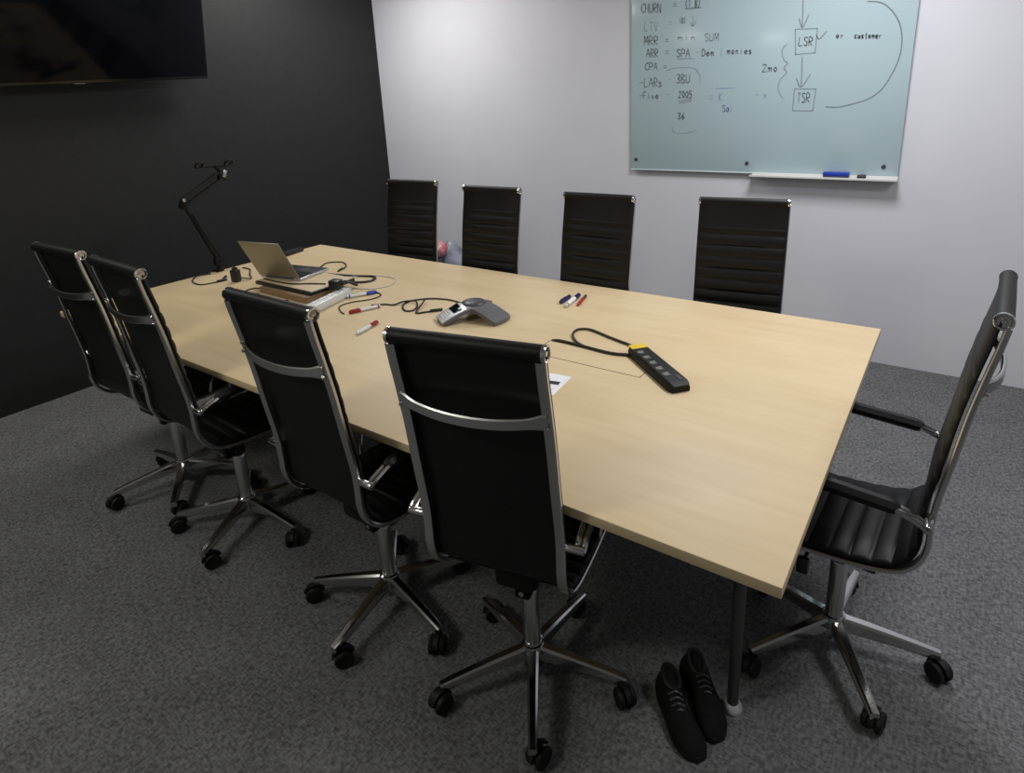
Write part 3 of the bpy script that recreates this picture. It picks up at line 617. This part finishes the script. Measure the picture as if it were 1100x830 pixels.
# ------------------------------------------------------------------ shoes under the table
def make_shoe(label, heel, toe, side):
    h, t_ = Vector((*heel, 0)), Vector((*toe, 0)); d = t_ - h; L = d.length
    t = thing('shoe', label, 'shoe', (h.x, h.y, 0), math.atan2(d.y, d.x), 'pair of black shoes under the table')
    st = [(0, .026, .0, .070), (.04, .032, .0, .105), (.15, .034, .0, .112), (.30, .032, .0, .098), (.42, .030, 0, .082), (.55, .033, .0, .070), (.70, .036, .0, .062), (.84, .034, .0, .052), (.92, .028, .0, .042), (.97, .020, .0, .034), (.993, .011, .0, .026), (1, .005, .0, .020)]
    def ring(u, w, z0, z1, bow):
        out = []; z1 *= .80; w *= 1.1
        for i in range(14):
            a = PI * i / 13
            out.append((u * L, bow + w * math.cos(a) * (1 - .22 * math.sin(a) ** 2), .016 + (z1 - .016) * max(0, math.sin(a)) ** .8))
        return out
    vs = []; k = 14
    for u, w, z0, z1 in st: vs += ring(u, w, z0, z1, side * .010 * math.sin(PI * u))
    n = len(st); fs = [(i * k + j, i * k + j + 1, (i + 1) * k + j + 1, (i + 1) * k + j) for i in range(n - 1) for j in range(k - 1)]
    fs += [(i * k, (i + 1) * k, (i + 1) * k + k - 1, i * k + k - 1) for i in range(n - 1)] + [tuple(range(k)), tuple(range((n - 1) * k, n * k))]
    MB().add(vs, fs).build('upper', 'shoe', t, 60)
    out = []
    for u, w, z0, z1 in st: out.append((u * L, side * .010 * math.sin(PI * u) + w + .003))
    for u, w, z0, z1 in reversed(st): out.append((u * L + (.004 if u == 1 else 0), side * .010 * math.sin(PI * u) - w - .003))
    m = len(out); MB().add([(x, y, 0) for x, y in out] + [(x, y, .019) for x, y in out], [tuple(range(m)), tuple(range(m, 2 * m))] + [(i, (i + 1) % m, (i + 1) % m + m, i + m) for i in range(m)]).build('sole', 'rubber', t)
    la = MB()
    for i in range(5):
        u = .36 + i * .055; z = .076 - i * .0066; y = side * .010 * math.sin(PI * u)
        la.tube([(u * L, y - .017, z - .010), (u * L + .004, y, z), (u * L + .008, y + .017, z - .010)], .0028, 6, 4)
    la.build('laces', 'grey_dark', t)
    op = MB(); op.tube([(.03 * L + .034 * (1 - math.cos(a)),   .020 * math.sin(a) + side * .004, .086 - .006 * (1 - math.cos(a))) for a in [2 * PI * i / 14 for i in range(15)]], .006, 8, 3)
    op.build('collar', 'rubber', t)
make_shoe('left black shoe of the pair under the table corner, toe nearer the camera', (-.512, 1.313), (-.358, 1.158), -1)
make_shoe('right black shoe of the pair, nearer the table leg', (-.474, 1.394), (-.338, 1.228), 1)

# ------------------------------------------------------------------ bag by the far wall
bg = thing('plastic_bag', 'red and blue-grey plastic bag against the white wall between two far chairs', 'bag', (-3.395, 3.72, 0), .2)
def blob(z0, z1, w, dpt, seed, taper):
    m = MB(); n = 40; rows = 22; vs = []; r_ = random.Random(seed); ph = [r_.uniform(0, 6) for _ in range(6)]
    for i in range(rows + 1):
        u = i / rows; z = z0 + (z1 - z0) * u
        for j in range(n):
            a = 2 * PI * j / n
            k = 1 + .07 * math.sin(3 * a + 5 * u + ph[0]) + .05 * math.sin(7 * a - 6 * u + ph[1]) + .03 * math.sin(11 * a + 13 * u + ph[2])
            e = taper(u)
            vs.append((w * math.cos(a) * k * e, dpt * math.sin(a) * k * e, z + .008 * math.sin(5 * a + ph[3]) * u))
    fs = [(i * n + j, i * n + (j + 1) % n, (i + 1) * n + (j + 1) % n, (i + 1) * n + j) for i in range(rows) for j in range(n)] + [tuple(range(n)), tuple(range(rows * n, rows * n + n))]
    return m.add(vs, fs)
blob(0, .505, .138, .11, 3, lambda u: .82 + .25 * math.sin(PI * min(u, .8)) - .75 * max(0, u - .72) / .28).build('bag_body', 'bag_blue', bg, 60)
b2 = blob(.395, .525, .075, .07, 9, lambda u: .75 + .5 * math.sin(PI * u) - .75 * u * u).build('bag_top', 'bag_red', bg, 60); b2.location = (-.075, -.06, 0)

# ------------------------------------------------------------------ light
def area(x, y, z, sx, sy, e, col, rot=(0, 0, 0), spread=180):
    l = bpy.data.lights.new('ceiling_or_fill_lamp', 'AREA'); l.shape = 'RECTANGLE'; l.size = sx; l.size_y = sy; l.energy = e; l.color = col; l.spread = math.radians(spread)
    o = bpy.data.objects.new('ceiling_or_fill_lamp', l); C.objects.link(o); o.location = (x, y, z); o.rotation_euler = rot
    return o
area(-3.5, 3.0, CH - .02, .6, .6, 29, (1, .99, .97))
area(-.5, 2.8, CH - .02, .6, .6, 37, (.97, .97, 1))
area(1.0, 1.7, CH - .02, .6, .6, 28, (.98, .98, 1))
area(-3.65, .5, CH - .02, .6, .6, 15, (1, 1, .91))  # fill light added to lift the floor at the left
area(-2.0, -1.0, CH - .02, .6, .6, 24, (1, 1, .90))  # front fill light, added to brighten the near floor and chair rails
w = bpy.data.worlds.new('world'); bpy.context.scene.world = w; w.use_nodes = True
w.node_tree.nodes['Background'].inputs[0].default_value = (.5, .52, .55, 1); w.node_tree.nodes['Background'].inputs[1].default_value = .02

# ------------------------------------------------------------------ camera (solved from the room's vanishing points; image cropped off-centre, hence the lens shift)
fpx, yaw, pitch, roll, ch = 667.44195, 0.61330, 0.28532, -0.04392, 1.62702
cxp, cyp = 569.022, 298.631
f = Vector((-math.sin(yaw) * math.cos(pitch), math.cos(yaw) * math.cos(pitch), -math.sin(pitch)))
r = Vector((math.cos(yaw), math.sin(yaw), 0)); u = r.cross(f)
r2 = math.cos(roll) * r + math.sin(roll) * u; u2 = -math.sin(roll) * r + math.cos(roll) * u
cam = bpy.data.cameras.new('camera'); co = bpy.data.objects.new('camera', cam); C.objects.link(co)
mx = Matrix((r2, u2, -f)).transposed().to_4x4(); mx.translation = (0, 0, ch); co.matrix_world = mx
cam.sensor_fit = 'HORIZONTAL'; cam.sensor_width = 36; cam.lens = fpx / 1100 * 36
cam.shift_x = (550 - cxp) / 1100; cam.shift_y = (cyp - 415) / 1100; cam.clip_start = .02
sc = bpy.context.scene; sc.camera = co
sc.view_settings.view_transform = 'Standard'; sc.view_settings.look = 'None'; sc.view_settings.gamma = 1; sc.view_settings.exposure = 0; sc.view_settings.use_curve_mapping = False
